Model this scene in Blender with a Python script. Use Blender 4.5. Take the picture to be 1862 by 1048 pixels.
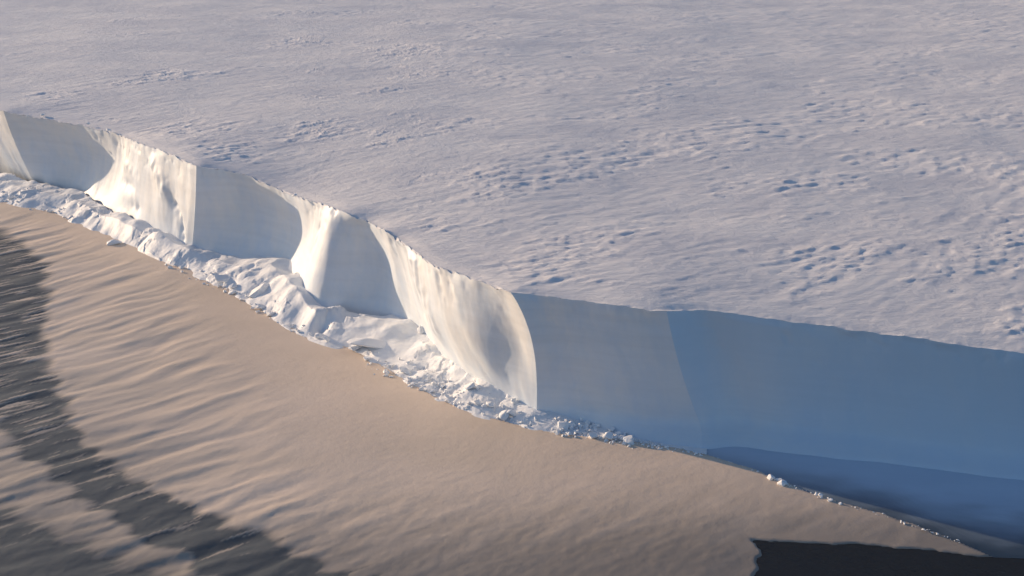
import bpy, bmesh, math, random
import numpy as np
from mathutils import Vector

random.seed(7)
scene = bpy.context.scene
for o in list(bpy.data.objects):
    bpy.data.objects.remove(o)

# ------------------------------------------------------------------ camera
CAM_H = 168.0
F_PX = 2558.0            # focal length in pixels of the 1862 px wide photograph
PITCH = math.radians(18.0)
cam_d = bpy.data.cameras.new('camera')
cam = bpy.data.objects.new('camera', cam_d)
scene.collection.objects.link(cam)
cam.location = (0, 0, CAM_H)
cam.rotation_euler = (math.radians(90) - PITCH, 0, 0)
cam_d.sensor_width = 36.0
cam_d.lens = 36.0 * F_PX / 1862.0
cam_d.clip_start = 1.0
cam_d.clip_end = 60000.0
scene.camera = cam

# ------------------------------------------------------------------ light
SUN_EL = math.radians(12.0)
SX, SY = -0.85, 0.527                       # horizontal direction towards the sun
_n = math.hypot(SX, SY); SX /= _n; SY /= _n
to_sun = Vector((SX * math.cos(SUN_EL), SY * math.cos(SUN_EL), math.sin(SUN_EL)))
world = bpy.data.worlds.new('World')
scene.world = world
world.use_nodes = True
wt = world.node_tree
wt.nodes.clear()
sky = wt.nodes.new('ShaderNodeTexSky')
sky.sky_type = 'NISHITA'
sky.sun_disc = False
sky.sun_elevation = SUN_EL
sky.sun_rotation = math.atan2(SX, SY)
sky.altitude = 150
sky.air_density = 1.0
sky.dust_density = 1.0
sky.ozone_density = 3.6
bg = wt.nodes.new('ShaderNodeBackground')
bg.inputs['Strength'].default_value = 0.10
wo = wt.nodes.new('ShaderNodeOutputWorld')
wt.links.new(sky.outputs[0], bg.inputs[0])
wt.links.new(bg.outputs[0], wo.inputs[0])
sun_d = bpy.data.lights.new('sun', 'SUN')
sun_d.energy = 3.95
sun_d.angle = math.radians(0.6)
sun_d.color = (1.0, 0.74, 0.49)
sun = bpy.data.objects.new('sun', sun_d)
scene.collection.objects.link(sun)
sun.rotation_euler = to_sun.to_track_quat('Z', 'Y').to_euler()

scene.view_settings.view_transform = 'Standard'
scene.view_settings.look = 'None'
scene.view_settings.exposure = 0.56
scene.view_settings.gamma = 1.0
scene.view_settings.use_curve_mapping = False

# ------------------------------------------------------------------ helpers
CP, SP = math.cos(PITCH), math.sin(PITCH)

def at(px, py, z=0.0):
    """place on the level z that the photograph shows at a pixel"""
    u = (px - 931.0) / F_PX
    v = (py - 524.0) / F_PX
    d = (u, CP - v * SP, -SP - v * CP)
    t = (z - CAM_H) / d[2]
    return np.array((d[0] * t, d[1] * t, z))

_rs = np.random.RandomState(3)
_perm = np.concatenate([_rs.permutation(256)] * 3)
_gr = np.stack([np.cos(np.linspace(0, 2 * np.pi, 256, False)), np.sin(np.linspace(0, 2 * np.pi, 256, False))], 1)

def noise(x, y, seed=0):
    x = np.asarray(x, float) + seed * 37.17
    y = np.asarray(y, float) + seed * 91.53
    xi = np.floor(x).astype(int); yi = np.floor(y).astype(int)
    xf = x - xi; yf = y - yi
    xi &= 255; yi &= 255
    def g(a, b, dx, dy):
        h = _perm[_perm[(xi + a) & 255] + ((yi + b) & 255)]
        v = _gr[h]
        return v[..., 0] * dx + v[..., 1] * dy
    u = xf ** 3 * (xf * (xf * 6 - 15) + 10)
    w = yf ** 3 * (yf * (yf * 6 - 15) + 10)
    a = g(0, 0, xf, yf); b = g(1, 0, xf - 1, yf)
    c = g(0, 1, xf, yf - 1); d = g(1, 1, xf - 1, yf - 1)
    return (a + u * (b - a)) * (1 - w) + (c + u * (d - c)) * w * 1.0 if False else \
        (a + u * (b - a)) + w * ((c + u * (d - c)) - (a + u * (b - a)))

def fbm(x, y, octv=4, seed=0, gain=0.5):
    r = 0; amp = 1.0
    for k in range(octv):
        r = r + amp * noise(x * 2 ** k, y * 2 ** k, seed + k)
        amp *= gain
    return r

def ridged(x, y, octv=3, seed=0):
    r = 0; amp = 1.0
    for k in range(octv):
        r = r + amp * (1 - np.abs(noise(x * 2 ** k, y * 2 ** k, seed + k)) * 2.2)
        amp *= 0.5
    return r

def sstep(a, b, x):
    t = np.clip((x - a) / (b - a), 0, 1)
    return t * t * (3 - 2 * t)

def poly_sd(X, Y, poly):
    """signed distance to a polygon in plan, negative inside"""
    d2 = np.full(X.shape, 1e18); inside = np.zeros(X.shape, bool)
    n = len(poly)
    for i in range(n):
        ax, ay = poly[i]; bx, by = poly[(i + 1) % n]
        ex, ey = bx - ax, by - ay
        L = ex * ex + ey * ey + 1e-12
        t = np.clip(((X - ax) * ex + (Y - ay) * ey) / L, 0, 1)
        d2 = np.minimum(d2, (X - ax - t * ex) ** 2 + (Y - ay - t * ey) ** 2)
        c = (ay > Y) != (by > Y)
        xx = ax + (Y - ay) * ex / (ey if abs(ey) > 1e-9 else 1e-9)
        inside ^= c & (X < xx)
    return np.where(inside, -1, 1) * np.sqrt(d2)

def line_d(X, Y, line):
    d2 = np.full(X.shape, 1e18)
    for i in range(len(line) - 1):
        ax, ay = line[i]; bx, by = line[i + 1]
        ex, ey = bx - ax, by - ay
        L = ex * ex + ey * ey + 1e-12
        t = np.clip(((X - ax) * ex + (Y - ay) * ey) / L, 0, 1)
        d2 = np.minimum(d2, (X - ax - t * ex) ** 2 + (Y - ay - t * ey) ** 2)
    return np.sqrt(d2)

def grid_obj(name, P, mat, parent=None, attr=None, smooth=True, flip=False):
    """P: rows x columns x 3 -> one grid mesh"""
    R, C = P.shape[:2]
    me = bpy.data.meshes.new(name)
    n = R * C
    me.vertices.add(n)
    me.vertices.foreach_set('co', np.ascontiguousarray(P, dtype=np.float32).ravel())
    idx = np.arange(n).reshape(R, C)
    q = np.stack([idx[:-1, :-1], idx[:-1, 1:], idx[1:, 1:], idx[1:, :-1]], -1).reshape(-1, 4)
    if flip:
        q = q[:, ::-1]
    f = len(q)
    me.loops.add(f * 4)
    me.loops.foreach_set('vertex_index', np.ascontiguousarray(q, dtype=np.int32).ravel())
    me.polygons.add(f)
    me.polygons.foreach_set('loop_start', np.arange(0, f * 4, 4, dtype=np.int32))
    me.polygons.foreach_set('loop_total', np.full(f, 4, dtype=np.int32))
    if smooth:
        me.polygons.foreach_set('use_smooth', np.ones(f, bool))
    me.update(calc_edges=True)
    if attr:
        for k, a in attr.items():
            at_ = me.attributes.new(k, 'FLOAT', 'POINT')
            at_.data.foreach_set('value', np.ascontiguousarray(a, dtype=np.float32).ravel())
    me.materials.append(mat)
    o = bpy.data.objects.new(name, me)
    scene.collection.objects.link(o)
    if parent is not None:
        o.parent = parent
    return o

def tag(o, label=None, cat=None, group=None, kind=None):
    if label: o['label'] = label
    if cat: o['category'] = cat
    if group: o['group'] = group
    if kind: o['kind'] = kind
    return o

# ------------------------------------------------------------------ materials
def new_mat(name):
    m = bpy.data.materials.new(name)
    m.use_nodes = True
    nt = m.node_tree
    b = nt.nodes['Principled BSDF']
    return m, nt, b

def nd(nt, typ, **kw):
    n = nt.nodes.new(typ)
    for k, v in kw.items():
        if k in n.inputs: n.inputs[k].default_value = v
        else: setattr(n, k, v)
    return n

def pos_noise(nt, scale, detail=4.0, rough=0.55, stretch=(1, 1, 1), rotz=0.0):
    g = nd(nt, 'ShaderNodeNewGeometry')
    mp = nd(nt, 'ShaderNodeMapping')
    mp.inputs['Rotation'].default_value = (0, 0, rotz)
    mp.inputs['Scale'].default_value = stretch
    mp.vector_type = 'TEXTURE' if False else 'POINT'
    nt.links.new(g.outputs['Position'], mp.inputs['Vector'])
    t = nd(nt, 'ShaderNodeTexNoise')
    t.inputs['Scale'].default_value = scale
    t.inputs['Detail'].default_value = detail
    t.inputs['Roughness'].default_value = rough
    nt.links.new(mp.outputs[0], t.inputs['Vector'])
    return t

def ramp(nt, src, p0, c0, p1, c1):
    r = nd(nt, 'ShaderNodeValToRGB')
    r.color_ramp.elements[0].position = p0
    r.color_ramp.elements[0].color = (*c0, 1)
    r.color_ramp.elements[1].position = p1
    r.color_ramp.elements[1].color = (*c1, 1)
    nt.links.new(src, r.inputs[0])
    return r

def bump(nt, b, src, strength, dist):
    n = nd(nt, 'ShaderNodeBump')
    n.inputs['Strength'].default_value = strength
    n.inputs['Distance'].default_value = dist
    nt.links.new(src, n.inputs['Height'])
    nt.links.new(n.outputs[0], b.inputs['Normal'])
    return n

WIND = math.atan2(0.65, 0.76)     # sastrugi and wave crests run this way

# snow on the plateau
M_SNOW, nt, b = new_mat('wind_packed_snow')
t = pos_noise(nt, 0.035, 5, 0.6, (0.45, 1, 1), -WIND)
r = ramp(nt, t.outputs['Fac'], 0.35, (0.69, 0.68, 0.71), 0.64, (0.84, 0.81, 0.80))
a = nd(nt, 'ShaderNodeAttribute', attribute_name='crust')
mx = nd(nt, 'ShaderNodeMix', data_type='RGBA')
nt.links.new(a.outputs['Fac'], mx.inputs[0]); nt.links.new(r.outputs[0], mx.inputs[6])
mx.inputs[7].default_value = (0.93, 0.88, 0.85, 1)
nt.links.new(mx.outputs[2], b.inputs['Base Color'])
b.inputs['Roughness'].default_value = 0.65
b.inputs['Specular IOR Level'].default_value = 0.15
t2 = pos_noise(nt, 0.26, 8, 0.76, (0.45, 1, 1), -WIND)
bump(nt, b, t2.outputs['Fac'], 1.0, 0.95)

# cliff ice
M_ICE, nt, b = new_mat('cliff_ice')
t = pos_noise(nt, 0.06, 5, 0.6, (1, 1, 0.45))
r = ramp(nt, t.outputs['Fac'], 0.3, (0.71, 0.77, 0.85), 0.7, (0.86, 0.85, 0.83))
nt.links.new(r.outputs[0], b.inputs['Base Color'])
b.inputs['Roughness'].default_value = 0.5
b.inputs['Specular IOR Level'].default_value = 0.2
t2 = pos_noise(nt, 0.35, 4, 0.55, (1, 1, 0.35))
bump(nt, b, t2.outputs['Fac'], 0.35, 0.25)

def layers(m, amount):
    nt = m.node_tree; b = nt.nodes['Principled BSDF']
    src = b.inputs['Base Color'].links[0].from_socket
    t = pos_noise(nt, 0.10, 6, 0.65, (0.18, 0.18, 3.2))
    r = ramp(nt, t.outputs['Fac'], 0.36, (1 - amount,) * 3, 0.62, (1, 1, 1))
    t3 = pos_noise(nt, 0.16, 5, 0.7, (1, 1, 0.5))
    r3 = ramp(nt, t3.outputs['Fac'], 0.38, (0.84, 0.92, 1.0), 0.55, (1, 1, 1))
    mx = nd(nt, 'ShaderNodeMix', data_type='RGBA', blend_type='MULTIPLY'); mx.inputs[0].default_value = 1
    nt.links.new(src, mx.inputs[6]); nt.links.new(r.outputs[0], mx.inputs[7])
    mx2 = nd(nt, 'ShaderNodeMix', data_type='RGBA', blend_type='MULTIPLY'); mx2.inputs[0].default_value = 0.5
    nt.links.new(mx.outputs[2], mx2.inputs[6]); nt.links.new(r3.outputs[0], mx2.inputs[7])
    nt.links.new(mx2.outputs[2], b.inputs['Base Color'])
layers(M_ICE, 0.07)
nt = M_ICE.node_tree; b = nt.nodes['Principled BSDF']
src = b.inputs['Base Color'].links[0].from_socket
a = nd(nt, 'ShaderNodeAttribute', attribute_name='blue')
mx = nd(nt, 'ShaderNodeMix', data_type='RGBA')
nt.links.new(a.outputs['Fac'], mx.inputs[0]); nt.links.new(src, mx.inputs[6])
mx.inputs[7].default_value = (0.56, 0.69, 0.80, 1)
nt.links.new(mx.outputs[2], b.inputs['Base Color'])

# rubble snow
M_RUB, nt, b = new_mat('rubble_snow')
t = pos_noise(nt, 0.2, 4)
r = ramp(nt, t.outputs['Fac'], 0.3, (0.78, 0.80, 0.83), 0.7, (0.88, 0.87, 0.86))
nt.links.new(r.outputs[0], b.inputs['Base Color'])
b.inputs['Roughness'].default_value = 0.6
b.inputs['Specular IOR Level'].default_value = 0.2
t2 = pos_noise(nt, 0.5, 4)
bump(nt, b, t2.outputs['Fac'], 0.5, 0.4)

# brownish young sea ice, thin places grey and dark
M_SEAICE, nt, b = new_mat('young_sea_ice')
t = pos_noise(nt, 0.03, 5, 0.6, (0.4, 1, 1), -WIND)
r = ramp(nt, t.outputs['Fac'], 0.3, (0.66, 0.53, 0.41), 0.7, (0.76, 0.61, 0.485))
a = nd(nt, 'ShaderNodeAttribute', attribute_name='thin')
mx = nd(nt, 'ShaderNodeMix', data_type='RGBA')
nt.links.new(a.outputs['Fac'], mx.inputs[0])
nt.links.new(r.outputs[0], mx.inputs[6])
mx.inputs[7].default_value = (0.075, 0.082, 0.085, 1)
nt.links.new(mx.outputs[2], b.inputs['Base Color'])
b.inputs['Roughness'].default_value = 0.55
b.inputs['Specular IOR Level'].default_value = 0.3
t2 = pos_noise(nt, 0.7, 6, 0.72)
bump(nt, b, t2.outputs['Fac'], 0.6, 0.16)

# thin bluish ice in the lee of the cliff, cliff shade painted in as a darkening outwards
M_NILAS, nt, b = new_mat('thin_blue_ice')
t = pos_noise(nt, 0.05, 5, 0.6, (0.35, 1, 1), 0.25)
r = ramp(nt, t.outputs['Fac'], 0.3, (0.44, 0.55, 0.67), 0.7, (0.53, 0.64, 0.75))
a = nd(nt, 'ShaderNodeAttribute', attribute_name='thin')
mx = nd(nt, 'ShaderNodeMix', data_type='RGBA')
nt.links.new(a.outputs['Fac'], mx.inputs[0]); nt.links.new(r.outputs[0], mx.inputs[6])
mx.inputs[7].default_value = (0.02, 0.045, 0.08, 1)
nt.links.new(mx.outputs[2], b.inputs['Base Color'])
b.inputs['Roughness'].default_value = 0.5
b.inputs['Specular IOR Level'].default_value = 0.12
t2 = pos_noise(nt, 0.4, 4, 0.6)
bump(nt, b, t2.outputs['Fac'], 0.3, 0.1)

# sea water
M_WATER, nt, b = new_mat('sea_water')
b.inputs['Base Color'].default_value = (0.006, 0.009, 0.014, 1)
b.inputs['Roughness'].default_value = 0.2
b.inputs['IOR'].default_value = 1.33
b.inputs['Specular IOR Level'].default_value = 0.12
t2 = pos_noise(nt, 0.5, 3)
bump(nt, b, t2.outputs['Fac'], 0.3, 0.1)

# ------------------------------------------------------------------ setting: water
def flat_poly(name, pts, z, mat, kind='structure', thick=0.0):
    bm = bmesh.new()
    vs = [bm.verts.new((p[0], p[1], z)) for p in pts]
    f = bm.faces.new(vs)
    if f.normal.z < 0: f.normal_flip()
    bmesh.ops.triangulate(bm, faces=bm.faces[:])
    me = bpy.data.meshes.new(name); bm.to_mesh(me); bm.free()
    me.materials.append(mat)
    o = bpy.data.objects.new(name, me); scene.collection.objects.link(o)
    o['kind'] = kind
    return o

flat_poly('sea_water', [(-7000, -7000), (7000, -7000), (7000, 7000), (-7000, 7000)], 0.0, M_WATER)

# ------------------------------------------------------------------ the ice shelf
H = 40.0
# sections of the cliff: rim pixel, rim height, base pixel, inward push at mid height, crease?
SEC = [
    # rx, ry, rz,  bx, by,  push, crease
    (-330, 95, 40, -330, 235, 0, 0),
    (-120, 160, 40, -80, 298, 0, 0),
    (6,   202, 40,   70, 345,  0, 1),
    (40,  208, 39,   85, 352,  4, 0),
    (120, 222, 38,  130, 362,  6, 0),
    (203, 240, 38,  170, 385,  3, 0),
    (250, 258, 39,  235, 425,  0, 0),
    (310, 280, 40,  305, 455,  0, 0),
    (357, 302, 40,  347, 470,  0, 1),
    (385, 306, 39,  375, 478,  3, 0),
    (430, 312, 38,  430, 490,  6, 0),
    (500, 340, 35.5,  470, 495,  5, 0),
    (552, 361, 36.0,  505, 508,  4, 0),
    (585, 369, 37.4,  530, 545,  0, 0),
    (611, 379, 38.5,  570, 580,  -1, 0),
    (635, 388, 38.4,  612, 588,  3, 0),
    (668, 402, 37,  665, 592,  6, 0),
    (698, 418, 38.5,  733, 603,  2, 0),
    (720, 432, 37.6,  772, 628,  1, 0),
    (755, 456, 38.4,  818, 668, -1.5, 0),
    (792, 482, 39.4,  862, 704, -2, 0),
    (850, 502, 40,  925, 738, -2.5, 0),
    (900, 519, 40.6,  960, 756,  0, 0),
    (928, 532, 41,  976, 764, 0, 1),
    (975, 534, 40.3, 1020, 766,  0, 0),
    (1040, 541, 40, 1090, 776,  0, 0),
    (1140, 555, 40, 1190, 793,  0, 0),
    (1212, 566, 39.2, 1288, 804,  0, 1),
    (1285, 562, 38, 1350, 800,  1, 0),
    (1400, 577, 37, 1430, 809,  0, 0),
    (1500, 590, 36, 1510, 819,  0, 0),
    (1700, 617, 34.7, 1700, 839,  0, 0),
    (1862, 640, 33.5, 1862, 859,  0, 0),
    (2300, 702, 31.5, 2300, 905,  0, 0),
    (2900, 790, 30, 2900, 985,  0, 0),
]
RIM = np.array([at(s[0], s[1], s[2]) for s in SEC])
BAS = np.array([at(s[3], s[4], -0.5) for s in SEC])
PUSH = np.array([s[5] for s in SEC], float)
# the last buttress belly out to the right: plan offset at mid height
OFFS = np.zeros((len(SEC), 2))
for i_, s_ in enumerate(SEC):
    if s_[0] == 928: OFFS[i_] = (4.2, -0.8)
    if s_[0] in (900, 975): OFFS[i_] = (2.8, -0.5)
CRE = [i for i, s in enumerate(SEC) if s[6]]

def hermite(V, u, t0):
    """smooth interpolation of rows V at parameters t0, evaluated at u (finite-difference tangents, limited)"""
    n = len(t0)
    if n == 2:
        w = ((u - t0[0]) / (t0[1] - t0[0]))[:, None]
        return V[0] * (1 - w) + V[1] * w
    d = (V[1:] - V[:-1]) / (t0[1:] - t0[:-1])[:, None]
    m = np.zeros_like(V)
    m[0] = d[0]; m[-1] = d[-1]
    m[1:-1] = 0.5 * (d[1:] + d[:-1])
    k = np.clip(np.searchsorted(t0, u, side='right') - 1, 0, n - 2)
    h = (t0[k + 1] - t0[k]); s = ((u - t0[k]) / h)[:, None]; h = h[:, None]
    return ((2 * s ** 3 - 3 * s ** 2 + 1) * V[k] + (s ** 3 - 2 * s ** 2 + s) * h * m[k]
            + (-2 * s ** 3 + 3 * s ** 2) * V[k + 1] + (s ** 3 - s ** 2) * h * m[k + 1])

shelf = bpy.data.objects.new('ice_shelf', None)
scene.collection.objects.link(shelf)
shelf.location = (0, 0, 0)
tag(shelf, 'flat snow-covered ice shelf ending in a tall scalloped cliff', 'ice shelf')

bounds = [0] + CRE + [len(SEC) - 1]
rim_all = []; rim_sm = []
ROWS = 60
# hollows and grooves in the cliff: pixel, height, radius, depth
DENTS = [([(228, 300, 26), (262, 318, 24)], 3.4, -0.8), ([(200, 330, 18), (260, 345, 18)], 2.8, 0.9), ([(285, 300, 32), (300, 340, 25)], 4.0, -1.2), ([(200, 372, 9), (250, 380, 11)], 2.8, 0.9), ([(640, 420, 33), (650, 520, 14)], 4.0, 2.0), ([(760, 470, 35), (800, 590, 16)], 5.0, -1.4), ([(736, 450, 36), (770, 560, 17)], 3.0, 0.9), ([(575, 420, 27), (540, 480, 14)], 4.0, 1.0),
         ([(236, 262, 34), (240, 285, 29)], 2.2, 1.4), ([(258, 318, 25), (268, 326, 23)], 1.8, 0.9), ([(318, 360, 21), (330, 395, 15), (338, 432, 7)], 2.4, 1.7), ([(205, 262, 33), (214, 300, 25)], 2.2, 1.2),
         ([(796, 496, 37), (806, 530, 31), (820, 565, 25), (850, 625, 14)], 1.5, 0.55), ([(860, 530, 33), (890, 575, 27), (912, 625, 20), (930, 680, 11)], 2.4, 0.35),
         ([(925, 545, 36), (942, 585, 29), (953, 640, 18)], 1.3, 0.6), ([(712, 428, 36.5), (714, 438, 35)], 1.2, 0.9), ([(1220, 575, 38), (1240, 640, 25)], 3.0, 0.8)]
FACE_LABEL = ['pale grey cliff face at the far left edge', 'cliff bay with a shaded blue-grey left half and a sunlit cream right half',
              'two shaded blue-grey bays with a cream tongue between them, ending in the cream fluted buttress',
              'grey shaded wall just right of the fluted buttress', 'long smooth blue wall running to the right']
for bi in range(len(bounds) - 1):
    i0, i1 = bounds[bi], bounds[bi + 1]
    R = RIM[i0:i1 + 1]; B = BAS[i0:i1 + 1]; Pu = np.concatenate([PUSH[i0:i1 + 1, None], OFFS[i0:i1 + 1]], 1)
    mid = 0.5 * (R + B)
    L = np.concatenate([[0], np.cumsum(np.linalg.norm(np.diff(mid[:, :2], axis=0), axis=1))])
    n = max(12, int(L[-1] / 0.7))
    u = np.linspace(0, L[-1], n)
    if n > 330:
        n = 330; u = np.linspace(0, L[-1], n)
    rim = hermite(R, u, L); bas = hermite(B, u, L); pu3 = hermite(Pu, u, L); pu = pu3[:, 0]
    tang = np.gradient(0.5 * (rim + bas)[:, :2], axis=0)
    tang /= np.linalg.norm(tang, axis=1)[:, None] + 1e-9
    inw = np.stack([-tang[:, 1], tang[:, 0], 0 * tang[:, 0]], 1)       # points into the ice
    edge = sstep(0, 6, u) * sstep(0, 6, L[-1] - u)
    s_abs = u + 1000 * bi
    rim_smooth = rim.copy()
    rad = rim * np.array((1, 1, 0)); rad /= np.linalg.norm(rad, axis=1)[:, None]
    rim = rim + rad * (edge * (1.3 * fbm(s_abs * 0.10, s_abs * 0 + 3.3, 4, 11)))[:, None]
    rim[:, 2] += edge * ((0.45 if bi >= len(bounds) - 3 else 1.3) * fbm(s_abs * 0.16, s_abs * 0 + 7.7, 4, 21, 0.6) - 0.5)
    t = np.linspace(0, 1, ROWS)[:, None, None]
    g = 0.65 * t + 0.35 * t ** 2.2
    P = rim_smooth[None] + (rim - rim_smooth)[None] * (1 - sstep(0, 0.13, t)) + (bas - rim_smooth)[None] * np.concatenate([g, g, t], -1)
    off = pu[None] * np.sin(np.pi * t[..., 0]) 
    z = P[..., 2]; S = np.broadcast_to(s_abs[None], z.shape)
    fl = 1.3 * noise(S * 0.045, z * 0.014, 31) + 0.30 * fbm(S * 0.11 + z * 0.02, z * 0.03, 3, 33) + 0.08 * fbm(S * 0.3, z * 0.12, 3, 41) + 0.55 * noise(S * 0.09, z * 0.08, 45)
    chip = np.maximum(0, fbm(S * 0.20, z * 0.16, 3, 35) - 0.22)
    off = off + (fl + 1.0 * chip * sstep(0.55, 0.0, t[..., 0])) * edge[None] * sstep(0, 0.06, t[..., 0])
    P[..., :2] += pu3[None, :, 1:] * np.sin(np.pi * t ** 0.8)
    tz = t[..., 0] + 0 * S
    fx = (u / L[-1])[None] + 0 * S
    nb_ = len(bounds)
    if bi == nb_ - 2: blue = 0.42 + 0.38 * sstep(0, 0.4, fx) + 0.38 * (1 - sstep(0.1, 0.75, tz)) * (1 - sstep(0.0, 0.25, fx))  # bluer past the crease: its shading contrast is put into the ice colour
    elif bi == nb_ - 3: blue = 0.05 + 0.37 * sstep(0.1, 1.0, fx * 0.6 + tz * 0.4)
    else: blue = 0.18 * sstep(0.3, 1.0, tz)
    if bi >= nb_ - 3: P[..., :2] += (7.0 * sstep(0.80, 1.0, tz) ** 2 * (1 if bi == nb_ - 2 else sstep(0, 40, u)[None]))[..., None] * np.array((-0.3, -0.95))
    wob = 1 + 0.7 * noise(S / 3.0, z / 3.5, 47)
    P = P + inw[None] * off[..., None]
    for ln, r_, dp in DENTS:
        q3 = [at(*p_) for p_ in ln]
        d2 = np.full(z.shape, 1e9)
        for a3, b3 in zip(q3[:-1], q3[1:]):
            e3 = b3 - a3
            t3 = np.clip(((P - a3) @ e3) / (e3 @ e3), 0, 1)
            d2 = np.minimum(d2, ((P - a3 - t3[..., None] * e3) ** 2).sum(-1))
        P = P + inw[None] * (dp * wob * np.exp(-d2 / r_ ** 2) * edge[None] * sstep(0.0, 0.08, tz))[..., None]
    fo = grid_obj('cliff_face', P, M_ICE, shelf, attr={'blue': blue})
    fo['label'] = FACE_LABEL[bi]
    rim_all.append(rim if bi == 0 else rim[1:]); rim_sm.append(rim_smooth if bi == 0 else rim_smooth[1:])
rim = np.concatenate(rim_all); rsm = np.concatenate(rim_sm)

# snow surface: from the rim back to far beyond the frame
PLAT_FEAT = []   # (line in plan, half width, height)
def feat(p0, p1, w, h):
    a = at(*p0, H); b_ = at(*p1, H)
    PLAT_FEAT.append(([a[:2], b_[:2]], w, h))
for k_, (p0, p1, w_, h_, n_) in enumerate([((835, 414), (1010, 374), 1.3, 0.8, 9), ((880, 412), (1000, 392), 1.0, 0.6, 6), ((1064, 521), (1085, 507), 1.0, 1.1, 3), ((1112, 519), (1124, 512), 1.2, 1.0, 2),
        ((622, 384), (642, 379), 1.7, -1.5, 2), ((1705, 414), (1775, 398), 1.5, 1.4, 6), ((1822, 424), (1862, 412), 1.5, 1.4, 4), ((1600, 345), (1700, 325), 1.5, 1.2, 8),
        ((1400, 448), (1490, 428), 1.2, 0.8, 6), ((1640, 500), (1720, 468), 1.3, 0.7, 6), ((970, 452), (1045, 440), 1.0, 0.6, 5), ((1480, 350), (1560, 335), 1.3, 0.9, 6),
        ((1690, 380), (1740, 350), 1.6, 1.0, 6), ((1240, 310), (1320, 290), 1.4, 0.9, 6), ((850, 300), (960, 285), 1.4, 0.8, 7), ((1330, 250), (1420, 225), 1.6, 1.0, 7)]):
    rr_ = random.Random(k_)
    for q in range(n_):
        f_ = (q + rr_.random()) / n_
        x_ = p0[0] + (p1[0] - p0[0]) * f_ + rr_.uniform(-3, 3); y_ = p0[1] + (p1[1] - p0[1]) * f_ + rr_.uniform(-3, 3)
        l_ = rr_.uniform(4, 14)
        feat((x_ - l_, y_ + l_ * 0.23), (x_ + l_, y_ - l_ * 0.23), w_ * rr_.uniform(0.5, 0.95), h_ * 0.25 * rr_.uniform(0.5, 1.1))

def HF(x):
    return H - 7.0 * sstep(-70, 270, x)

NR = 640
yfar = 1900.0
s = np.linspace(0, 1, NR) ** 1.55
ncol = 1000
ang = np.arctan2(rim[:, 0], rim[:, 1])
# resample the rim evenly by bearing, keeping it monotonic
arc = np.concatenate([[0], np.cumsum(np.linalg.norm(np.diff(rim[:, :2], axis=0), axis=1))])
uu = np.arange(len(rim))
sel = np.unique(np.concatenate([np.linspace(0, len(rim) - 1, min(ncol, len(rim))).astype(int)]))
rr = rim[sel]; rz = rsm[sel, 2]
back = np.stack([np.tan(np.maximum.accumulate(ang[sel])) * yfar, np.full(len(sel), yfar), np.full(len(sel), H)], 1)
P = rr[None] * (1 - s[:, None, None]) + back[None] * s[:, None, None]
X, Y = P[..., 0], P[..., 1]
dist = np.sqrt((X - rr[None, :, 0]) ** 2 + (Y - rr[None, :, 1]) ** 2)
c_, s_ = math.cos(WIND), math.sin(WIND)
A = X * c_ + Y * s_          # along the sastrugi
Bv = -X * s_ + Y * c_        # across
rough = sstep(-0.10, 0.40, fbm(A / 110.0, Bv / 60.0, 4, 5, 0.65) + 0.16 * sstep(-50, 150, X) - 0.25 * sstep(-60, -220, X))
wA = A + 6 * noise(X / 30, Y / 30, 61); wB = Bv + 4 * noise(X / 25, Y / 25, 62)
sas = ridged(wA / 30.0, wB / 8.0, 4, 71) - 1.0
hum = fbm(A / 10.0, Bv / 4.5, 4, 81, 0.62)
fine_h = fbm(A / 5.0, Bv / 2.6, 3, 83, 0.6)
fine_h = np.where(fine_h > 0, fine_h * 1.3, fine_h * 0.4)
hum = np.where(hum > 0, hum * 1.25, hum * 0.4)
swell = fbm(X / 120.0, Y / 120.0, 3, 91)
z = 1.6 * swell + (0.15 + 0.20 * rough) * sas + (0.10 + 0.17 * rough) * hum + (0.12 + 0.25 * rough) * fine_h + 0.30 * rough * np.maximum(0, ridged(wA / 16.0, wB / 5.0, 2, 171) - 0.9)
nz77 = noise(A / 5, Bv / 3, 77)
for line, w, h in PLAT_FEAT:
    (ax_, ay_), (bx_, by_) = line
    sel_ = (X > min(ax_, bx_) - 8) & (X < max(ax_, bx_) + 8) & (Y > min(ay_, by_) - 8) & (Y < max(ay_, by_) + 8)
    if not sel_.any(): continue
    d = np.full(X.shape, 99.0); d[sel_] = line_d(X[sel_], Y[sel_], line)
    z = z + h * np.exp(-(d / w) ** 2) * (0.8 + 0.9 * nz77)
fade = sstep(0.0, 14.0, dist)
# true distance to the rim and the height of the rim there
rs = rsm[::4]
DT = np.full(X.shape, 120.0); ZR = np.full(X.shape, H)
near = dist < 160
xn, yn = X[near], Y[near]
bd = np.full(xn.shape, 1e9); wsum = np.zeros(xn.shape); zsum = np.zeros(xn.shape)
for q in rs:
    d2 = (xn - q[0]) ** 2 + (yn - q[1]) ** 2
    bd = np.minimum(bd, d2)
    w_ = 1.0 / (d2 + 4.0) ** 2
    wsum += w_; zsum += w_ * q[2]
DT[near] = np.sqrt(bd); ZR[near] = zsum / wsum
k_ = 1 - sstep(0, 80, DT)
k0 = 1 - sstep(0, 2.0, dist)
base_z = ZR * k_ + HF(X) * (1 - k_)
base_z = base_z - 0.5 * (1 - sstep(0, 6, DT))
base_z = base_z * (1 - k0) + rr[None, :, 2] * k0
fade = sstep(0.5, 16.0, DT) * (1 - k0)
P[..., 2] = base_z + z * fade
crust = np.clip(rough * (0.55 + 0.9 * fbm(A / 8, Bv / 4, 3, 84, 0.6)), 0, 1)
grid_obj('snow_surface', P, M_SNOW, shelf, attr={'crust': crust})

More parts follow.
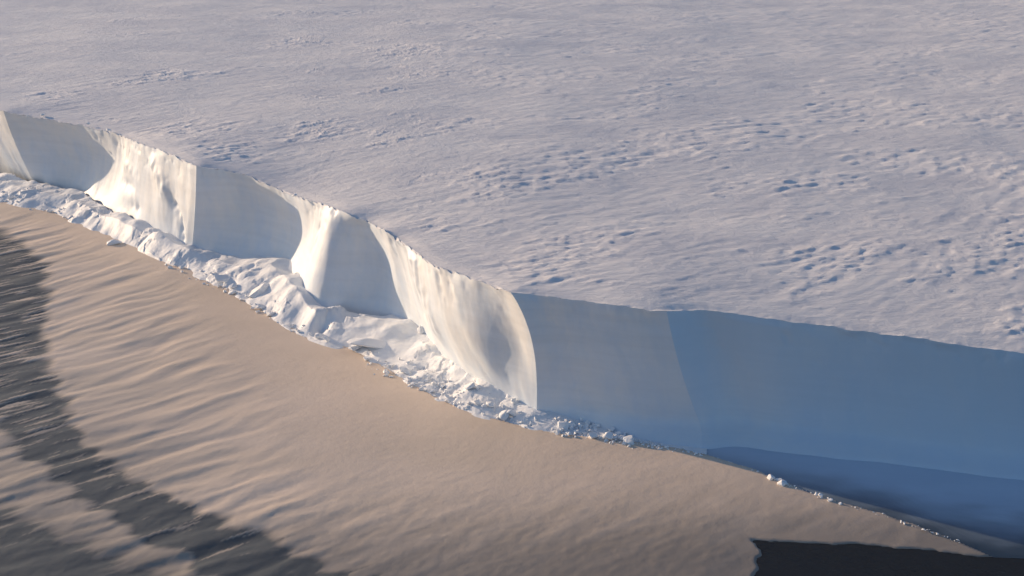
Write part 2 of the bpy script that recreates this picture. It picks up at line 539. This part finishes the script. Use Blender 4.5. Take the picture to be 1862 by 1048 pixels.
# ------------------------------------------------------------------ sea ice
EDGE_PX = [(-400, 270), (-150, 330), (0, 366), (60, 380), (150, 410), (250, 455), (330, 490), (400, 525), (450, 550), (520, 595),
           (560, 615), (620, 635), (680, 665), (740, 700), (800, 735), (850, 757), (900, 772), (1000, 796), (1100, 810),
           (1200, 818), (1280, 830), (1380, 860), (1440, 886), (1500, 910), (1600, 936), (1700, 970), (1800, 1008), (1850, 1030)]
edge_pl = [tuple(at(p[0], p[1] - (6 if p[0] < 1250 else 0))[:2]) for p in EDGE_PX]
LEAD_PX = [(1370, 984), (1480, 988), (1560, 992), (1650, 998), (1720, 1006), (1800, 1012), (2300, 1045), (2900, 1400), (1300, 1500), (1360, 1060), (1375, 1030), (1392, 1010)]
lead_pl = [tuple(at(*p)[:2]) for p in LEAD_PX]
ice_pl = edge_pl + [(200, 200), (200, -200), (-900, -200), (-900, 1000)]

def axis(fine0, fine1, step, lo, hi, grow=1.12):
    a = list(np.arange(fine0, fine1 + 1e-6, step))
    st = step; x = a[-1]
    while x < hi:
        st *= grow; x += st; a.append(x)
    st = step; x = a[0]; pre = []
    while x > lo:
        st *= grow; x -= st; pre.append(x)
    return np.array(pre[::-1] + a)

gx = axis(-215, 140, 0.62, -900, 200)
gy = axis(285, 640, 0.85, -150, 1000)
X, Y = np.meshgrid(gx, gy)
A = X * c_ + Y * s_
Bv = -X * s_ + Y * c_
jx = 1.1 * fbm(X / 7, Y / 7, 3, 101); jy = 1.1 * fbm(X / 7, Y / 7, 3, 111)
sd_ice = poly_sd(X + 0.7 * jx, Y + 0.7 * jy, ice_pl)
sd_lead = poly_sd(X + 2.2 * jx, Y + 0.9 * jy, lead_pl)
# dark thin places, lower left
D1 = [tuple(at(*p)[:2]) for p in [(-300, 330), (-60, 405), (10, 428), (52, 462), (85, 505), (86, 545), (70, 595), (78, 660), (96, 720), (118, 790), (165, 838), (215, 872), (290, 905), (360, 935), (430, 968), (520, 1012), (640, 1065), (540, 1110), (390, 1035), (290, 985), (200, 932), (110, 868), (45, 800), (-20, 745), (-150, 690), (-400, 640)]]
D2 = [tuple(at(*p)[:2]) for p in [(-300, 900), (0, 930), (60, 955), (130, 1010), (240, 1060), (200, 1150), (-300, 1200)]]
wx = 4 * fbm(A / 40, Bv / 8, 3, 121) + 2.5 * fbm(X / 14, Y / 22, 3, 122)
sd1 = poly_sd(X + wx * c_, Y + wx * s_, D1)
sd2 = poly_sd(X + wx * c_, Y + wx * s_, D2)
thin = np.maximum(sstep(4.5, -2.5, sd1 - 0.5 + 3.5 * fbm(A / 22, Bv / 8, 3, 131)), 0.85 * sstep(7, -5, sd2 + 7 * fbm(A / 25, Bv / 4, 3, 132)))
streak = fbm(A / 20, Bv / 2.6, 3, 137, 0.6)
thin = thin * (1 - 0.8 * sstep(0.12, 0.5, streak)) + 0.45 * sstep(0.25, 0.6, -streak) * sstep(14, -2, sd1)
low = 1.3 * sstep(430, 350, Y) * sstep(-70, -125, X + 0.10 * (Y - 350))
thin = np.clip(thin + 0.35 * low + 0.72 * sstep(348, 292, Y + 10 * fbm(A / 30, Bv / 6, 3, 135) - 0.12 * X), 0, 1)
# wave ripples: strongest on the left
rip_amp = sstep(-62, -112, X + 0.36 * (Y - 400) - 22 * sstep(345, 290, Y) + 18 * fbm(X / 40, Y / 40, 2, 145)) * sstep(-2, 30, -sd_ice) * (0.5 + 0.5 * sstep(-0.5, 0.4, fbm(X / 50, Y / 50, 2, 141)))
wB = Bv + 4.5 * fbm(A / 40, Bv / 30, 3, 151) - 0.0016 * (A - 150) ** 2
rip = 1.3 * fbm(A / 40.0, wB / 8.2, 2, 161)
fine = fbm(A / 4.0, Bv / 2.0, 3, 171)
rough_b = sstep(350, 310, Y + 0.1 * X)
z = 0.9 + 0.66 * rip_amp * rip + (0.035 + 0.05 * rough_b) * fine + 0.10 * sstep(380, 310, Y) * fbm(A / 9, Bv / 5, 3, 175) + 0.10 * fbm(X / 25, Y / 25, 3, 181)
z = z - 0.30 * thin
cut = np.maximum(sd_ice, -sd_lead)
z = z * (1 - 0.75 * sstep(14, 1, sd_lead)) + 0.08 * sstep(14, 1, sd_lead)
z = z - 2.0 * sstep(-0.5, 1.2, cut)
o = grid_obj('sea_ice', np.stack([X, Y, z], -1), M_SEAICE, attr={'thin': thin})
o['kind'] = 'structure'

# thin blue ice between the cliff foot and the sea ice
def resample(pts, n):
    pts = np.array(pts); L = np.concatenate([[0], np.cumsum(np.linalg.norm(np.diff(pts, axis=0), axis=1))])
    u = np.linspace(0, L[-1], n)
    return np.stack([np.interp(u, L, pts[:, k]) for k in range(pts.shape[1])], 1)
inner = resample([b_[:2] + np.array((0, 8.0)) for b_ in BAS[20:]], 160)
outer = np.array([at(*p)[:2] for p in [(860, 775), (1000, 802), (1100, 818), (1200, 826), (1290, 838), (1400, 876), (1500, 914), (1600, 944), (1700, 980), (1800, 1014), (1950, 1020), (2400, 1060), (2900, 1110)]])
ox = np.interp(np.linspace(0, 1, 160), np.linspace(0, 1, len(outer)), outer[:, 0]); ox = np.clip(inner[:, 0] + 4, outer[0, 0], outer[-1, 0])
outl = np.stack([ox, np.interp(ox, outer[:, 0], outer[:, 1])], 1)
tq = np.linspace(0, 1, 60)[:, None, None]
P = np.concatenate([inner[None] * (1 - tq) + outl[None] * tq, np.full((60, 160, 1), 0.06)], -1)
thin = sstep(0.42, 1.0, tq[..., 0] + 0.10 * fbm(P[..., 0] / 14, P[..., 1] / 6, 3, 191))  # drives the painted shade that darkens the sunlit outer strip
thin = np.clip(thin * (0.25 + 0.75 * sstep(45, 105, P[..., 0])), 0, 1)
P[..., 2] += 0.03 * fbm(P[..., 0] / 6, P[..., 1] / 6, 2, 192)
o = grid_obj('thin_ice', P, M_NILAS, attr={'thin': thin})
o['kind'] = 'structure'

# ------------------------------------------------------------------ rubble bank at the cliff foot
# upper pixel of the bank, its height there, lower pixel
BANK = [(-330, 262, 5, -330, 290), (-110, 312, 6, -110, 340), (0, 330, 5, 0, 368), (70, 348, 5, 60, 382), (130, 362, 5, 150, 412), (170, 382, 6, 200, 432), (240, 412, 7, 260, 460),
        (300, 432, 7, 320, 488), (345, 455, 6, 360, 508), (380, 470, 4, 400, 527), (430, 484, 5, 450, 555), (492, 478, 8, 520, 600), (540, 528, 8, 560, 620),
        (575, 566, 7, 590, 630), (620, 592, 5, 640, 646), (700, 595, 5, 700, 678), (760, 615, 4, 750, 708), (810, 655, 5, 800, 737), (865, 685, 5, 850, 758),
        (920, 715, 4, 920, 777), (970, 738, 3, 1000, 797), (1030, 762, 1.4, 1060, 806), (1120, 785, .8, 1130, 814), (1200, 806, .4, 1200, 819), (1285, 826, .2, 1285, 832)]
up = np.array([at(a, b_, h) for a, b_, h, c, d in BANK]); lo = np.array([at(c, d + 5, 0.2) for a, b_, h, c, d in BANK])
NB = 1500
U = resample(up, NB); Lo = np.array([np.interp(np.linspace(0, 1, NB), np.linspace(0, 1, NB), resample(lo, NB)[:, k]) for k in range(3)]).T
inw = U - Lo; inw[:, 2] = 0; inw /= np.linalg.norm(inw, axis=1)[:, None]
t = np.linspace(-0.25, 1, 64)[:, None]
P = np.zeros((64, NB, 3))
tt = np.clip(t, 0, 1)
P[..., :] = U[None] * (1 - tt[..., None]) + Lo[None] * tt[..., None]
P = P + inw[None] * (np.clip(-t, 0, 1) * 60)[..., None]
hh = U[None, :, 2] * (1 - tt) ** 1.1
hh = np.where(t < 0, U[None, :, 2] * (1 + t * 0.5), hh)
X, Y = P[..., 0], P[..., 1]
def facets(x, y, cell, seed):
    # fractured blocks: every cell has its own height and tilt
    gx_ = np.floor(x / cell).astype(int); gy_ = np.floor(y / cell).astype(int)
    best = np.full(x.shape, 1e9); h_ = np.zeros(x.shape)
    for a_ in (-1, 0, 1):
        for b_ in (-1, 0, 1):
            cx, cy = gx_ + a_, gy_ + b_
            r_ = [_perm[(_perm[(cx + 31 * k + seed) & 255] + cy * 7 + 13 * k) & 255] / 255.0 for k in range(5)]
            px_, py_ = (cx + r_[0]) * cell, (cy + r_[1]) * cell
            d_ = (x - px_) ** 2 + (y - py_) ** 2
            v_ = (r_[2] - 0.5) * 2 + ((r_[3] - 0.5) * (x - px_) + (r_[4] - 0.5) * (y - py_)) / cell * 2.2
            h_ = np.where(d_ < best, v_, h_); best = np.minimum(best, d_)
    return h_
patch = sstep(-0.15, 0.35, fbm(X / 22.0, Y / 22.0, 3, 207) + 0.35 * sstep(-45, -20, X))
lump = 0.35 * fbm(X / 6.0, Y / 6.0, 4, 201, 0.45) + patch * (0.34 * facets(X + fbm(X / 3, Y / 3, 2, 203), Y + fbm(X / 4, Y / 4, 2, 204), 4.6, 5) + 0.13 * facets(X, Y, 1.9, 9))
big = fbm(X / 16.0, Y / 16.0, 2, 211)
sc = np.clip(U[None, :, 2] / 5.0, 0.1, 1.2) * sstep(0, 0.12, 1 - tt)
HOLE = at(585, 604, 1)
P[..., 2] = hh + sc * (1.0 * lump + 2.5 * big) - 4.0 * np.exp(-((X - HOLE[0]) / 3.0) ** 2 - ((Y - HOLE[1]) / 4.0) ** 2) + 0.15 - 1.2 * sstep(0.93, 1.0, t)
o = grid_obj('rubble_bank', P, M_RUB)
tag(o, 'long bank of white broken snow and ice heaped along the cliff foot', 'rubble', kind='stuff')

BX, BY, BZ = P[..., 0].ravel(), P[..., 1].ravel(), P[..., 2].ravel()

def bank_z(x, y):
    d = (BX - x) ** 2 + (BY - y) ** 2
    k = int(np.argmin(d))
    return max(0.7, float(BZ[k])) if d[k] < 6 else 0.75

# ------------------------------------------------------------------ loose ice blocks
def block_mesh(seed, n=16, flat=0.8):
    rnd = random.Random(seed)
    bm = bmesh.new()
    for k in range(n):
        v = Vector((rnd.gauss(0, 1), rnd.gauss(0, 1), rnd.gauss(0, 1))).normalized()
        m_ = max(abs(v.x), abs(v.y), abs(v.z))
        v = v * (0.55 + 0.45 / m_ * 0.8) * rnd.uniform(0.8, 1.0) * 0.55
        v.z *= flat
        bm.verts.new(v)
    r = bmesh.ops.convex_hull(bm, input=bm.verts[:])
    bmesh.ops.delete(bm, geom=[g for g in r['geom_interior'] if isinstance(g, bmesh.types.BMVert)], context='VERTS')
    bmesh.ops.bevel(bm, geom=bm.edges[:], offset=0.035, segments=1, affect='EDGES', clamp_overlap=True)
    me = bpy.data.meshes.new('ice_block')
    bm.to_mesh(me); bm.free()
    me.materials.append(M_RUB)
    return me
BLOCKS = [block_mesh(k, 12 + k % 6, 0.65 + 0.06 * (k % 5)) for k in range(9)]

def block(px, py, size, label, group=None, z=None, name='ice_block', scale=None, rot=None, rnd=random):
    p = at(px, py, 0.6 if z is None else z)
    zz = bank_z(p[0], p[1]) if z is None else z
    if z is None and zz > 0.8:
        p = at(px, py, zz)
        zz = bank_z(p[0], p[1])
    o = bpy.data.objects.new(name, rnd.choice(BLOCKS))
    scene.collection.objects.link(o)
    sc_ = scale or (rnd.uniform(0.8, 1.25), rnd.uniform(0.8, 1.2), rnd.uniform(0.65, 1.0))
    o.scale = [size * k for k in sc_]
    o.rotation_euler = rot or (rnd.uniform(-0.35, 0.35), rnd.uniform(-0.35, 0.35), rnd.uniform(0, 6.28))
    o.location = (p[0], p[1], zz + 0.22 * o.scale[2])
    return tag(o, label, 'ice block', group)

block(668, 622, 10, 'broad low snow-covered ice block below the middle shaded cliff bay', scale=(1.7, 0.9, 0.55), rot=(0.05, 0.12, 0.1))
block(770, 604, 5.0, 'pale ice block perched against the left foot of the fluted buttress')
block(822, 640, 8.0, 'largest upright ice block with a shaded face below the fluted buttress', scale=(0.9, 0.9, 1.1))
block(878, 668, 6.5, 'pointed ice block right of the largest one below the fluted buttress', scale=(1.1, 0.8, 0.8))
block(205, 420, 5.0, 'rounded snow block on the rubble left of the sharp cliff corner', scale=(1.5, 1, 0.6))
block(405, 500, 6.0, 'snow block at the foot of the left shaded bay', scale=(1.4, 0.9, 0.7))
block(470, 520, 8.0, 'rounded snow boulder under the pale tongue of cliff', scale=(1.3, 1.0, 0.8))

ORD = ['first', 'second', 'third', 'fourth', 'fifth', 'sixth', 'seventh', 'eighth', 'ninth', 'tenth', 'eleventh', 'twelfth']

def pick(rnd, line, spread):
    f_ = rnd.random() * (len(line) - 1); i_ = int(f_); f_ -= i_
    return (line[i_][0] * (1 - f_) + line[i_ + 1][0] * f_ + rnd.uniform(-4, 4),
            line[i_][1] * (1 - f_) + line[i_ + 1][1] * f_ + rnd.uniform(-spread, spread))

def scatter(seed, n, line, spread, s0, s1, where, group, name='ice_block', z=None):
    """n larger blocks, counted from the left"""
    rnd = random.Random(seed)
    pts = sorted(pick(rnd, line, spread) for k in range(n))
    for k, (x_, y_) in enumerate(pts):
        block(x_, y_, rnd.uniform(s0, s1), '%s large ice block from the left %s' % (ORD[k], where), group, rnd=rnd)

def rubble(seed, n, line, spread, s0, s1, label):
    """crumbs too small and too many to count: one mesh"""
    rnd = random.Random(seed)
    vs, fs = [], []
    for k in range(n):
        x_, y_ = pick(rnd, line, spread)
        p = at(x_, y_, 0.6); zz = bank_z(p[0], p[1])
        if zz > 0.8:
            p = at(x_, y_, zz); zz = bank_z(p[0], p[1])
        sz = s0 + (s1 - s0) * rnd.random() ** 2.5
        me = rnd.choice(CRUMBS)
        a_ = rnd.uniform(0, 6.28); ca, sa = math.cos(a_), math.sin(a_)
        off = len(vs)
        kx, ky, kz = rnd.uniform(.7, 1.4), rnd.uniform(.7, 1.3), rnd.uniform(.6, 1.1)
        for v in me[0]:
            x, y, z_ = v[0] * kx * sz, v[1] * ky * sz, v[2] * kz * sz
            vs.append((p[0] + x * ca - y * sa, p[1] + x * sa + y * ca, zz + 0.2 * sz + z_))
        fs.extend([tuple(i_ + off for i_ in f_) for f_ in me[1]])
    me = bpy.data.meshes.new('ice_rubble'); me.from_pydata(vs, [], fs); me.update()
    me.materials.append(M_RUB)
    o = bpy.data.objects.new('ice_rubble', me); scene.collection.objects.link(o)
    tag(o, label, 'rubble', kind='stuff')

def crumb(seed):
    rnd = random.Random(seed); bm = bmesh.new()
    for k in range(9):
        v = Vector((rnd.gauss(0, 1), rnd.gauss(0, 1), rnd.gauss(0, 1))).normalized() * 0.5 * rnd.uniform(0.8, 1.1)
        bm.verts.new(v)
    r = bmesh.ops.convex_hull(bm, input=bm.verts[:])
    bm.verts.index_update()
    out = ([tuple(v.co) for v in bm.verts], [tuple(v.index for v in f.verts) for f in bm.faces]); bm.free()
    return out
CRUMBS = [crumb(100 + k) for k in range(12)]

L1 = [(0, 345), (60, 362), (120, 385)]
L2 = [(300, 472), (380, 508), (440, 540), (520, 582), (590, 615)]
L3 = [(640, 640), (740, 680), (820, 712), (900, 735), (985, 757)]
L4 = [(1000, 776), (1060, 782), (1110, 792), (1150, 801)]
L5 = [(1150, 805), (1200, 814), (1280, 829)]
scatter(1, 5, L1, 8, 1.8, 3.0, 'at the far left rubble end', 'ice blocks at the far left of the rubble')
scatter(2, 8, L2, 10, 2.0, 4.0, 'in rubble below the left bays', 'ice blocks below the left bays')
scatter(3, 12, L3, 20, 2.2, 4.6, 'on the slope below the fluted buttress', 'ice blocks below the fluted buttress')
scatter(4, 12, L4, 12, 2.0, 4.4, 'in the heap right of the buttress', 'ice blocks right of the fluted buttress')
scatter(6, 5, [(1396, 866), (1415, 876), (1432, 886)], 2, 1.4, 2.6, 'in the brown ice edge cluster', 'cluster of blocks on the brown ice edge')
scatter(8, 3, [(1480, 901), (1500, 909), (1530, 918)], 1, 1.3, 2.0, 'beyond the cluster on the brown ice edge', 'blocks beyond the cluster')
rubble(11, 60, L1, 12, 0.5, 1.7, 'small ice crumbs at the far left end of the rubble bank')
rubble(12, 110, L2, 16, 0.5, 1.8, 'small ice crumbs over the rubble below the two left bays')
rubble(13, 190, L3, 26, 0.5, 2.2, 'small ice crumbs over the rubble slope below the fluted buttress')
rubble(14, 240, L4, 18, 0.5, 2.0, 'small ice crumbs in the loose heap right of the fluted buttress')
rubble(15, 150, L5, 5, 0.3, 1.4, 'thin line of ice crumbs along the sea ice edge under the long wall')
rubble(16, 90, [(1290, 832), (1380, 860), (1440, 886), (1520, 916), (1620, 943), (1750, 990)], 2.5, 0.25, 1.1, 'sparse ice crumbs along the brown ice edge')
block(50, 212, 1.8, 'small snow knob on the cliff rim, leftmost of the five', 'snow knobs on the cliff rim', z=38.6, name='snow_knob')['category'] = 'snow knob'
block(78, 211, 2.6, 'small snow knob on the cliff rim, second from the left of the five', 'snow knobs on the cliff rim', z=38.6, name='snow_knob')['category'] = 'snow knob'
block(160, 226, 2.2, 'small snow knob on the cliff rim, third from the left of the five', 'snow knobs on the cliff rim', z=38.6, name='snow_knob')['category'] = 'snow knob'
block(197, 238, 2.4, 'small snow knob on the cliff rim, fourth from the left of the five', 'snow knobs on the cliff rim', z=38.6, name='snow_knob')['category'] = 'snow knob'
block(536, 357, 2.6, 'small snow knob on the cliff rim, rightmost of the five', 'snow knobs on the cliff rim', z=36.8, name='snow_knob')['category'] = 'snow knob'

# ------------------------------------------------------------------ the hazy air
bm = bmesh.new()
bmesh.ops.create_cube(bm, size=1.0)
for v in bm.verts:
    v.co = Vector((v.co.x * 15000, v.co.y * 15000, -3.0 if v.co.z < 0 else 185.0))
me = bpy.data.meshes.new('haze'); bm.to_mesh(me); bm.free()
hm = bpy.data.materials.new('haze_air'); hm.use_nodes = True
hn = hm.node_tree; hn.nodes.clear()
ho = hn.nodes.new('ShaderNodeOutputMaterial'); hv = hn.nodes.new('ShaderNodeVolumePrincipled')
hv.inputs['Color'].default_value = (0.88, 0.92, 1.0, 1)
hv.inputs['Density'].default_value = 0.00006
hv.inputs['Anisotropy'].default_value = 0.3
hn.links.new(hv.outputs[0], ho.inputs['Volume'])
me.materials.append(hm)
o = bpy.data.objects.new('haze', me); scene.collection.objects.link(o)
tag(o, 'thin pale haze hanging in the air over the ice', 'haze', kind='stuff')
